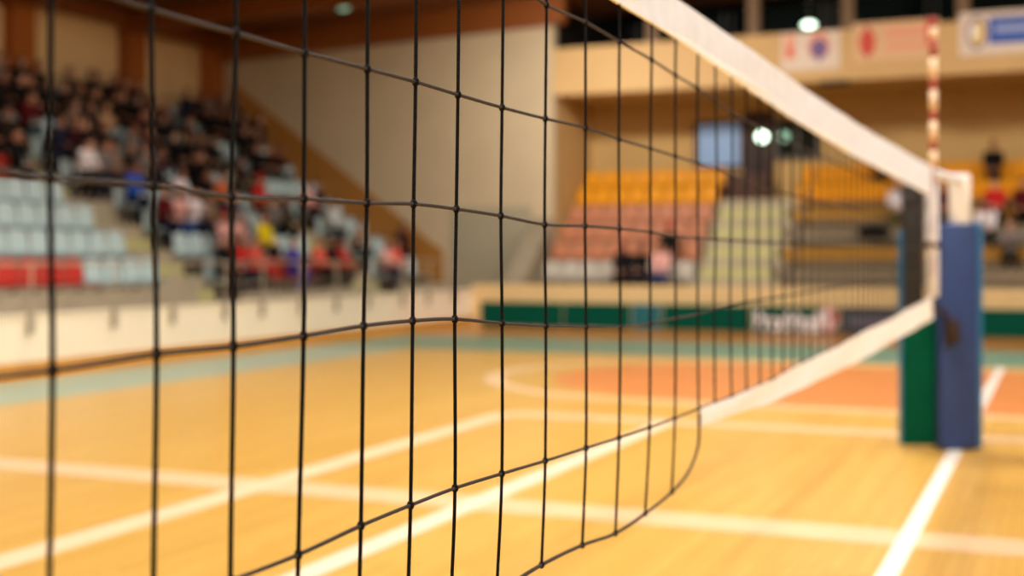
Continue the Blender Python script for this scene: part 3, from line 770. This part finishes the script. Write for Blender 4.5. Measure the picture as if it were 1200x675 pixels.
def standing(hand=(0.24, 0.08, 0.80), elbow=(0.26, -0.02, 1.08), headturn=0.0):
    J = mirror({'L_hip': (0.09, 0, 0.9), 'L_knee': (0.10, 0.02, 0.5), 'L_ank': (0.11, -0.02, 0.09), 'L_toe': (0.14, 0.13, 0.04)})
    J = {a: Vector(b) for a, b in J.items()}
    J.update(pelvis=Vector((0, 0, 0.95)), waist=Vector((0, 0.01, 1.12)), chest=Vector((0, 0, 1.32)), neck=Vector((0, 0, 1.48)), head=Vector((0, 0.03, 1.63)))
    for s, sg in (('L_', 1), ('R_', -1)):
        J[s + 'sho'] = Vector((0.19 * sg, 0, 1.41)); J[s + 'elb'] = Vector((elbow[0] * sg, elbow[1], elbow[2])); J[s + 'hand'] = Vector((hand[0] * sg, hand[1], hand[2]))
    J['turn'] = headturn; J['down'] = 0
    return J
def limbs_arm(bm, J, g, cut=1.0):
    for s in ('L_', 'R_'):
        w = J[s + 'elb'].lerp(J[s + 'hand'], 0.78 * cut)
        capsule(bm, J[s + 'sho'], 0.052 + g, J[s + 'elb'], 0.04 + g); capsule(bm, J[s + 'elb'], 0.04 + g, w, 0.027 + g * 1.2)
def torso(bm, J, g):
    ellipsoid(bm, J['chest'], (0.155 + g, 0.105 + g, 0.17 + g)); ellipsoid(bm, J['waist'], (0.135 + g, 0.10 + g, 0.16)); ellipsoid(bm, J['pelvis'] + Vector((0, 0.01, 0.03)), (0.155 + g, 0.115 + g, 0.115))
    capsule(bm, J['L_sho'], 0.06 + g, J['R_sho'], 0.06 + g); capsule(bm, J['neck'] - Vector((0, 0, 0.06)), 0.075 + g, J['neck'] - Vector((0, 0, 0.03)), 0.06 + g)
def legs(bm, J, g, cut=1.0):
    for s in ('L_', 'R_'):
        a = J[s + 'knee'].lerp(J[s + 'ank'], cut)
        capsule(bm, J[s + 'hip'], 0.085 + g, J[s + 'knee'], 0.056 + g); capsule(bm, J[s + 'knee'], 0.056 + g, J[s + 'knee'].lerp(a, 0.4), 0.054 + g); capsule(bm, J[s + 'knee'].lerp(a, 0.4), 0.054 + g, a, 0.036 + g * 1.5)
def body_mesh(J, name):
    bm = bmesh.new(); torso(bm, J, -0.008); limbs_arm(bm, J, -0.004); legs(bm, J, -0.006)
    capsule(bm, J['neck'] - Vector((0, 0, 0.04)), 0.052, J['head'] - Vector((0, 0.02, 0.05)), 0.05)
    Rh = Matrix.Rotation(J['turn'], 3, 'Z') @ Matrix.Rotation(-J['down'], 3, 'X'); hc = J['head']
    hp = lambda x, y, z: hc + Rh @ Vector((x, y, z))
    ellipsoid(bm, hp(0, -0.012, 0.025), (0.076, 0.095, 0.098), R=Rh); ellipsoid(bm, hp(0, 0.018, -0.035), (0.06, 0.075, 0.083), R=Rh)
    ellipsoid(bm, hp(0, 0.062, -0.095), (0.028, 0.026, 0.022), R=Rh)
    capsule(bm, hp(0, 0.083, 0.015), 0.009, hp(0, 0.104, -0.03), 0.014)
    ellipsoid(bm, hp(0, 0.082, 0.03), (0.05, 0.014, 0.012), R=Rh); ellipsoid(bm, hp(0, 0.084, -0.062), (0.024, 0.014, 0.011), R=Rh)
    for sg in (1, -1): ellipsoid(bm, hp(0.078 * sg, -0.008, 0.0), (0.012, 0.022, 0.033), R=Rh)
    for s, sg in (('L_', 1), ('R_', -1)):
        h = J[s + 'hand']; d = (h - J[s + 'elb']).normalized(); w = J[s + 'elb'].lerp(h, 0.78)
        side = Vector((1, 0, 0)) - d * d.x; side.normalize()
        if abs(d.x) > 0.85: side = (Vector((0, 0, 1)) - d * d.z).normalized()
        nrm = d.cross(side).normalized()
        if nrm.z > 0: nrm = -nrm
        palm = w + d * 0.055
        capsule(bm, w, 0.026, palm, 0.024)
        for q in (-1, 1): capsule(bm, w + side * 0.014 * q + d * 0.015, 0.018, palm + side * 0.024 * q, 0.017)
        for f_, (o_, ln) in enumerate(((-0.034, 0.062), (-0.012, 0.078), (0.012, 0.074), (0.034, 0.056))):
            b0 = palm + side * o_ + d * 0.012; b1 = b0 + d * ln * 0.5 + nrm * 0.012 + side * o_ * 0.12; b2 = b1 + d * ln * 0.38 + nrm * 0.03
            capsule(bm, b0, 0.0095, b1, 0.009, 8); capsule(bm, b1, 0.009, b2, 0.0078, 8)
        t0 = w + side * 0.02 * -sg + d * 0.015; t1 = t0 + side * 0.035 * -sg + d * 0.03 + nrm * 0.01; t2 = t1 + d * 0.032 + side * 0.006 * -sg
        capsule(bm, t0, 0.013, t1, 0.0105, 8); capsule(bm, t1, 0.0105, t2, 0.0088, 8)
        capsule(bm, J[s + 'ank'], 0.036, J[s + 'toe'], 0.03)
    me = remeshed(bm, 0.0065, 0.14, name)
    me.materials.clear()
    for m_ in (None, M_eye, M_lip): me.materials.append(m_)
    eyes = [hp(0.031 * sg, 0.082, 0.012) for sg in (1, -1)]; lip = hp(0, 0.096, -0.062)
    for p in me.polygons:
        if any((p.center - e).length < 0.013 for e in eyes): p.material_index = 1
        elif abs((Rh.inverted() @ (p.center - lip)).z) < 0.009 and (p.center - lip).length < 0.025: p.material_index = 2
    return me
M_eye = mat('eye_dark', (40, 30, 26), 0.3, 0.5, var=0); M_lip = mat('lips', (150, 84, 74), 0.5, 0.4, var=0)
def slot(me, ):
    me.materials.clear(); me.materials.append(None); return me
def outfit(J, tag_):
    P = {}
    P['body'] = body_mesh(J, 'body_' + tag_)
    bm = bmesh.new(); torso(bm, J, 0.012); limbs_arm(bm, J, 0.012, 1.0); P['jacket'] = slot(remeshed(bm, 0.013, 0.3, 'jacket_' + tag_))
    bm = bmesh.new(); ellipsoid(bm, J['pelvis'] + Vector((0, 0.005, 0.0)), (0.165, 0.12, 0.105)); legs(bm, J, 0.01, 0.9); P['trousers'] = slot(remeshed(bm, 0.013, 0.3, 'trousers_' + tag_))
    for s in ('L_', 'R_'):
        bm = bmesh.new(); a, t = J[s + 'ank'], J[s + 'toe']
        capsule(bm, a + Vector((0, -0.03, -0.035)), 0.046, Vector((t.x, t.y, 0.047)), 0.042); capsule(bm, a, 0.048, a - Vector((0, 0, 0.03)), 0.05)
        for v in bm.verts: v.co.z = max(v.co.z, 0.006)
        P['shoe_' + s] = slot(remeshed(bm, 0.012, 0.4, 'shoe_' + tag_ + s))
    Rh = Matrix.Rotation(J['turn'], 3, 'Z') @ Matrix.Rotation(-J['down'], 3, 'X'); hc = J['head']
    hp = lambda x, y, z: hc + Rh @ Vector((x, y, z))
    for st in ('short', 'long', 'bun'):
        bm = bmesh.new()
        ellipsoid(bm, hp(0, -0.026, 0.042), (0.085, 0.096, 0.098), R=Rh); ellipsoid(bm, hp(0, 0.05, 0.098), (0.055, 0.04, 0.028), R=Rh)
        if st == 'long':
            for sg in (1, -1): capsule(bm, hp(0.07 * sg, -0.02, 0.03), 0.03, hp(0.085 * sg, -0.02, -0.16), 0.034)
            capsule(bm, hp(0, -0.07, 0.0), 0.07, hp(0, -0.09, -0.2), 0.06)
        if st == 'bun': ellipsoid(bm, hp(0, -0.13, 0.06), (0.045, 0.045, 0.045)); ellipsoid(bm, hp(0, -0.08, -0.02), (0.06, 0.05, 0.06))
        P['hair_' + st] = slot(remeshed(bm, 0.012, 0.4, f'hair_{st}_' + tag_))
    bm = bmesh.new(); ellipsoid(bm, hp(0, -0.015, 0.055), (0.09, 0.108, 0.09), R=Rh); ellipsoid(bm, hp(0, 0.11, 0.06), (0.07, 0.07, 0.012), R=Rh)
    P['cap'] = slot(remeshed(bm, 0.012, 0.4, 'cap_' + tag_))
    return P
POSES = [outfit(seated(), 'lap'),
         outfit(seated(lean=0.22, hand=(0.05, 0.47, 0.69), elbow=(0.17, 0.24, 0.70), knees=0.14, headdown=0.1), 'leaning'),
         outfit(seated(lean=0.03, hand=(0.13, 0.36, 0.665), elbow=(0.195, 0.12, 0.80), headturn=0.5), 'turned'),
         outfit(seated(lean=0.05, hand=(0.05, 0.34, 0.92), elbow=(0.20, 0.12, 0.80), headturn=-0.3), 'clapping'),
         outfit(seated(lean=0.04, hand=(0.06, 0.27, 0.72), elbow=(0.195, 0.09, 0.8), rhand=(0.12, 0.38, 0.67), headturn=-0.55, knees=0.09), 'resting')]
STAND = [outfit(standing(), 'standing'), outfit(standing(hand=(0.08, 0.24, 1.06), elbow=(0.25, 0.03, 1.1), headturn=0.4), 'holding')]
CLOTH = {'black': (10, 9, 10), 'dark brown': (38, 24, 16), 'red': (196, 36, 34), 'dark red': (84, 10, 14), 'maroon': (52, 14, 18), 'navy': (20, 26, 50), 'blue': (22, 84, 190),
         'white': (236, 226, 226), 'pink': (224, 168, 156), 'beige': (206, 164, 116), 'grey': (120, 112, 106), 'tan': (146, 116, 94), 'yellow': (240, 212, 10), 'purple blue': (72, 64, 150),
         'salmon red': (226, 92, 74), 'pale grey': (196, 198, 194), 'olive': (104, 100, 36), 'denim blue': (46, 74, 130), 'light blue': (130, 160, 190), 'orange': (220, 110, 60), 'green': (40, 120, 60)}
def cloth(c): return mat('fabric_' + c.replace(' ', '_'), CLOTH[c], 0.85, 0.2, var=0.1, scale=18, bump=0.15, bscale=40)
SKIN = [mat('skin_light', (210, 156, 126), 0.55, 0.35, var=0.03), mat('skin_tan', (188, 132, 100), 0.55, 0.35, var=0.03), mat('skin_warm', (168, 110, 82), 0.55, 0.35, var=0.03)]
HAIR = {'black': mat('hair_black', (9, 7, 7), 0.5, 0.4, var=0.1), 'brown': mat('hair_brown', (38, 22, 14), 0.5, 0.4, var=0.1), 'fair': mat('hair_fair', (176, 132, 80), 0.5, 0.4, var=0.1), 'grey': mat('hair_grey', (150, 142, 136), 0.5, 0.4, var=0.1), 'auburn': mat('hair_auburn', (110, 30, 22), 0.5, 0.4, var=0.1)}
HAIRC = {'red cap': 'red', 'white cap': 'white'}
def person(P, loc, rz, top, legsc, hair, style, label, group, skin=None, rsz=1.0):
    root = thing('person', label, 'person', loc, rz, group)
    root.scale = (rsz,) * 3
    def add(nm, me, m_):
        o = bpy.data.objects.new(nm, me); COL.objects.link(o); o.parent = root
        o.material_slots[0].link = 'OBJECT'; o.material_slots[0].material = m_
        return o
    add('body', P['body'], skin or random.choice(SKIN)); add('jacket', P['jacket'], cloth(top)); add('trousers', P['trousers'], cloth(legsc))
    for s in ('L_', 'R_'): add('shoe', P['shoe_' + s], cloth(random.choice(['black', 'dark brown', 'grey'])))
    if hair in HAIRC: add('cap', P['cap'], cloth(HAIRC[hair]))
    else: add('hair', P['hair_' + style], HAIR[hair])
    return root

# spectators of the side stand: (x, y) of the chest in the photograph, clothing, legs, hair
SPECT = [
 (12, 100, 'black', 'black', 'black'), (34, 108, 'dark brown', 'black', 'black'), (14, 142, 'dark brown', 'black', 'brown'), (38, 135, 'dark red', 'black', 'black'), (28, 168, 'black', 'black', 'black'), (58, 165, 'navy', 'navy', 'black'),
 (76, 106, 'black', 'black', 'black'), (96, 116, 'dark brown', 'black', 'black'), (84, 138, 'tan', 'black', 'brown'), (104, 148, 'black', 'black', 'black'), (82, 182, 'white', 'black', 'black'), (106, 184, 'grey', 'navy', 'brown'),
 (126, 146, 'beige', 'dark brown', 'fair'), (116, 126, 'black', 'black', 'black'), (140, 128, 'black', 'black', 'black'), (160, 136, 'black', 'black', 'black'), (131, 190, 'tan', 'dark brown', 'brown'), (147, 186, 'black', 'black', 'black'),
 (158, 208, 'blue', 'navy', 'brown'), (172, 190, 'grey', 'black', 'brown'), (166, 238, 'dark red', 'navy', 'black'), (182, 134, 'dark brown', 'black', 'black'), (204, 142, 'dark red', 'black', 'black'), (232, 138, 'black', 'black', 'black'), (218, 134, 'black', 'black', 'black'),
 (226, 162, 'dark brown', 'black', 'black'), (210, 213, 'white', 'dark brown', 'black'), (194, 195, 'maroon', 'black', 'brown'), (188, 242, 'pink', 'denim blue', 'fair'), (206, 246, 'white', 'navy', 'brown'), (222, 238, 'tan', 'black', 'brown'), (242, 218, 'black', 'black', 'black'), (264, 224, 'orange', 'black', 'black'),
 (252, 238, 'navy', 'black', 'black'), (258, 180, 'black', 'black', 'black'), (284, 184, 'black', 'black', 'black'), (304, 186, 'dark brown', 'black', 'black'), (320, 192, 'maroon', 'black', 'black'), (276, 242, 'navy', 'navy', 'black'), (304, 226, 'red', 'dark red', 'red cap'),
 (308, 262, 'yellow', 'black', 'auburn'), (330, 240, 'black', 'black', 'black'), (346, 232, 'pink', 'maroon', 'brown'), (348, 262, 'grey', 'black', 'brown'), (374, 240, 'navy', 'grey', 'black'), (384, 262, 'pale grey', 'black', 'black'), (404, 270, 'tan', 'black', 'brown'), (394, 288, 'black', 'black', 'black'),
 (416, 300, 'red', 'black', 'brown'), (440, 304, 'pink', 'navy', 'fair'), (470, 276, 'maroon', 'maroon', 'black'), (264, 276, 'pink', 'black', 'red cap'), (285, 280, 'pink', 'black', 'grey'), (254, 302, 'black', 'dark brown', 'brown'), (282, 304, 'red', 'navy', 'brown'),
 (306, 318, 'salmon red', 'black', 'brown'), (340, 320, 'purple blue', 'purple blue', 'brown'), (372, 322, 'salmon red', 'black', 'fair'), (456, 318, 'salmon red', 'grey', 'brown'), (180, 165, 'maroon', 'black', 'black'), (240, 180, 'dark brown', 'black', 'brown'), (150, 160, 'grey', 'black', 'black'), (200, 170, 'black', 'black', 'black'),
]
placed = []
FILL = []
for (x, y, top, lg, hr) in SPECT:
    best = min(range(NR), key=lambda k: abs(at_X(x, y, rowX(k)).z - (rowZ(k) + 0.93)))
    Y = at_X(x, y, rowX(best) + 0.1).y
    placed.append([best, Y, top, lg, hr])
for k in range(4, NR):                              # the packed upper rows: dark clothes
    for y_ in SEATY[k]:
        xr = (rowX(k) / y_); a_ = (xr * CA + SA) / (CA - xr * SA); px_ = 600 + 1500 * a_
        if px_ > 330 - 12 * abs(k - 8) or px_ < -20: continue
        if any(p[0] == k and abs(p[1] - y_) < 0.5 for p in placed): continue
        h_ = math.sin(k * 12.7 + y_ * 31.3) * 43758.5; h_ -= math.floor(h_)
        if h_ < (0.95 if k >= 7 else 0.72): placed.append([k, y_, ['black', 'black', 'dark brown', 'navy', 'black', 'maroon', 'dark brown', 'grey'][int(h_ * 8.3) % 8], 'black', 'black' if h_ < .5 else 'brown'])
# one body per place: push neighbours in a row apart
for k in range(NR):
    row = sorted([p for p in placed if p[0] == k], key=lambda p: p[1])
    free = sorted(SEATY[k])
    for p in row:                                   # everyone takes the nearest free seat of the row
        y_ = min(free, key=lambda v: abs(v - p[1])); free.remove(y_); p[1] = y_
    row.sort(key=lambda p: p[1])
    for n, p in enumerate(reversed(row)):
        i = int(p[1] * 37) % len(POSES)
        st = ['short', 'long', 'bun', 'short'][int(p[1] * 91) % 4]
        hairw = p[4] if 'cap' in p[4] else p[4] + ' haired'
        lab = f'person in {p[2]} top{" and " + p[4] if "cap" in p[4] else ""}, {ROWN[k]} of side stand, {ORD[n + 1]} from end wall'
        person(POSES[i], (rowX(k) + 0.02, p[1], rowZ(k) + 0.002), -PI / 2 + random.uniform(-0.04, 0.04), p[2], p[3], p[4], st, lab, 'spectators in the side stand', rsz=random.uniform(1.0, 1.03))

# spectators of the end stand
END = [(723, 318, 'black', 'black', 'auburn', 0, 'person in black with auburn hair, low in the end stand above the green boards'),
       (757, 296, 'black', 'navy', 'black', 0, 'person in black top beside the pale stairs of the end stand, hair black'),
       (770, 312, 'pink', 'denim blue', 'brown', 0, 'person in pink top and blue jeans above the teal blue board'),
       (786, 290, 'black', 'black', 'red cap', 0, 'person in black top with red cap at the pale stairs'),
       (1166, 226, 'red', 'black', 'black', 0, 'person in red top with black hair, halfway up in the end stand beyond the post'),
       (1164, 190, 'black', 'black', 'black', 0, 'person in black top in the top row behind the person in red'),
       (1156, 250, 'white', 'black', 'auburn', 0, 'person in white top beyond the blue post pad'),
       (1192, 232, 'dark red', 'black', 'brown', 0, 'person in dark red top behind the person in grey'),
       (1184, 288, 'grey', 'black', 'brown', 0, 'person in grey top, lowest of the group beyond the post'),
       (1052, 238, 'white', 'olive', 'grey', 0, 'person in white top and olive trousers behind the charcoal post pad'),
       (1108, 240, 'dark red', 'black', 'brown', 0, 'person in dark red seen between the net band and white pole'),
       (1034, 178, 'dark brown', 'black', 'black', 0, 'dark haired person showing above the white net tape')]
used = []
for n, (x, y, top, lg, hr, _s, lab) in enumerate(END):
    best = min(range(1, 7), key=lambda k: abs(at_Y(x, y, eY(k)).z - (eZ(k) + 0.93)))
    X = at_Y(x, y, eY(best) - 0.1).x
    for (bk, bx) in used:
        if bk == best and abs(bx - X) < 0.62: X = bx + (0.62 if X >= bx else -0.62)
    if X < SX0 + 0.1:
        cols = [SX0 - 0.3 - 0.5 * i for i in range(8) if (best, SX0 - 0.3 - 0.5 * i) not in used]; X = min(cols, key=lambda v: abs(v - X))
    elif X < SX1 + 0.5: X = SX1 + 0.6
    used.append((best, X))
    person(POSES[0 if n == 3 else n % len(POSES)], (X, eY(best) + (0.012 if X < SX0 else 0.0), eZ(best) + 0.002 + (0.012 if SX0 - .3 < X < SX1 + .3 else 0)), PI + random.uniform(-0.04, 0.04), top, lg, hr, ['long', 'short', 'bun'][n % 3], lab, 'spectators in the end stand')
# black sports bag on the bench
q = at_Y(1024, 258, eY(3))
bag = thing('sports_bag', 'black sports bag lying on a bench behind the net', 'bag', (q.x, eY(3), eZ(3) + 0.445))
bm = bmesh.new(); ellipsoid(bm, (0, 0, 0.16), (0.42, 0.17, 0.155), 20, 12)
for v in bm.verts: v.co.z = max(v.co.z, 0.004); v.co.x = max(-0.38, min(0.38, v.co.x))
obj('bag_body', bm, cloth('black'), bag, True)
bm = bmesh.new(); tube(bm, [(-0.18, 0, 0.3), (-0.14, 0, 0.36), (0, 0, 0.39), (0.14, 0, 0.36), (0.18, 0, 0.3)], 0.014, 8); obj('handle', bm, M_frame, bag, True)

# ------------------------------------------------------------------ light
def area(name, loc, sx, sy, power, color, spread=140, rot=(0, 0, 0)):
    l = bpy.data.lights.new(name, 'AREA'); l.shape = 'RECTANGLE'; l.size = sx; l.size_y = sy; l.energy = power; l.color = color; l.spread = math.radians(spread)
    o = bpy.data.objects.new(name, l); COL.objects.link(o); o.location = loc; o.rotation_euler = rot
    return o
WARM = (1.0, 0.97, 0.92)
P = 330
for i, X in enumerate((-9, -3, 3, 9)):
    for j, Y in enumerate((-6, 1.0, 8.3, 14.0, 21.5)):
        z = zc(X) - 0.62
        fx = thing('pendant_lamp', f'ceiling lamp of the hall, {ORD[j + 1]} along {ORD[i + 1]} line', 'lamp', (X, Y, z), 0, 'hall lamps')
        bm = bmesh.new(); box(bm, -0.75, 0.75, -0.3, 0.3, 0.03, 0.12); bevel(bm, 0.02, 1); obj('housing', bm, M_steel, fx)
        bm = bmesh.new(); tube(bm, [(0, 0, 0.12), (0, 0, 0.6)], 0.015, 8); obj('rod', bm, M_frame, fx)
        area('hall_lamp_light', (X, Y, z), 1.4, 0.5, P * (1.15, 0.92, 0.68, 1.35)[i] * (0.7 if i == 0 and j == 4 else 1.0), WARM, (150, 140, 165, 170)[i], (0, math.radians((28, 0, 20, 40)[i]), 0))
for i, X in enumerate((-10.8, -6.0, -1.5, 3.0, 7.5)):  # unseen row of lamps added to brighten the end wall and stand
    z = zc(X) - 0.9; Y = 25.9
    fx = thing('added_floodlight', f'unseen floodlight added to brighten the end stand, {ORD[i + 1]} along its row', 'lamp', (X, Y, z), 0, 'added end floodlights')
    Rf = Matrix.Rotation(math.radians(50), 4, 'X')
    bm = bmesh.new(); box(bm, -0.4, 0.4, -0.25, 0.25, 0.03, 0.2, Rf); bevel(bm, 0.02, 1); obj('housing', bm, M_steel, fx)
    bm = bmesh.new(); tube(bm, [(0, -0.08, 0.12), (0, -0.08, 0.88)], 0.02, 8); obj('rod', bm, M_frame, fx)
    area('end_fill_light', (X, Y, z), 0.8, 0.5, 320 if i == 0 else 88, WARM, 150, (math.radians(50), 0, 0))
w = bpy.data.worlds.new('hall_air'); SC.world = w; w.use_nodes = True
w.node_tree.nodes['Background'].inputs['Color'].default_value = (0.03, 0.025, 0.02, 1); w.node_tree.nodes['Background'].inputs['Strength'].default_value = 1.0

# ------------------------------------------------------------------ camera
cd = bpy.data.cameras.new('camera'); cam = bpy.data.objects.new('camera', cd); COL.objects.link(cam)
cam.location = (0, 0, H); cam.rotation_euler = (PI / 2, 0, math.atan(TAN))
cd.sensor_width = 36; cd.lens = 45; cd.shift_y = -(337.5 - HOR) / 1200
cd.clip_start = 0.05; cd.clip_end = 120
cd.dof.use_dof = True; cd.dof.focus_distance = 2.25; cd.dof.aperture_fstop = 1.85; cd.dof.aperture_blades = 0
SC.camera = cam
vs = SC.view_settings; vs.view_transform = 'Standard'; vs.look = 'None'; vs.gamma = 1.0; vs.use_curve_mapping = False; vs.exposure = 0.0
SC.cycles.use_denoising = True
SC.cycles.sample_clamp_indirect = 6.0
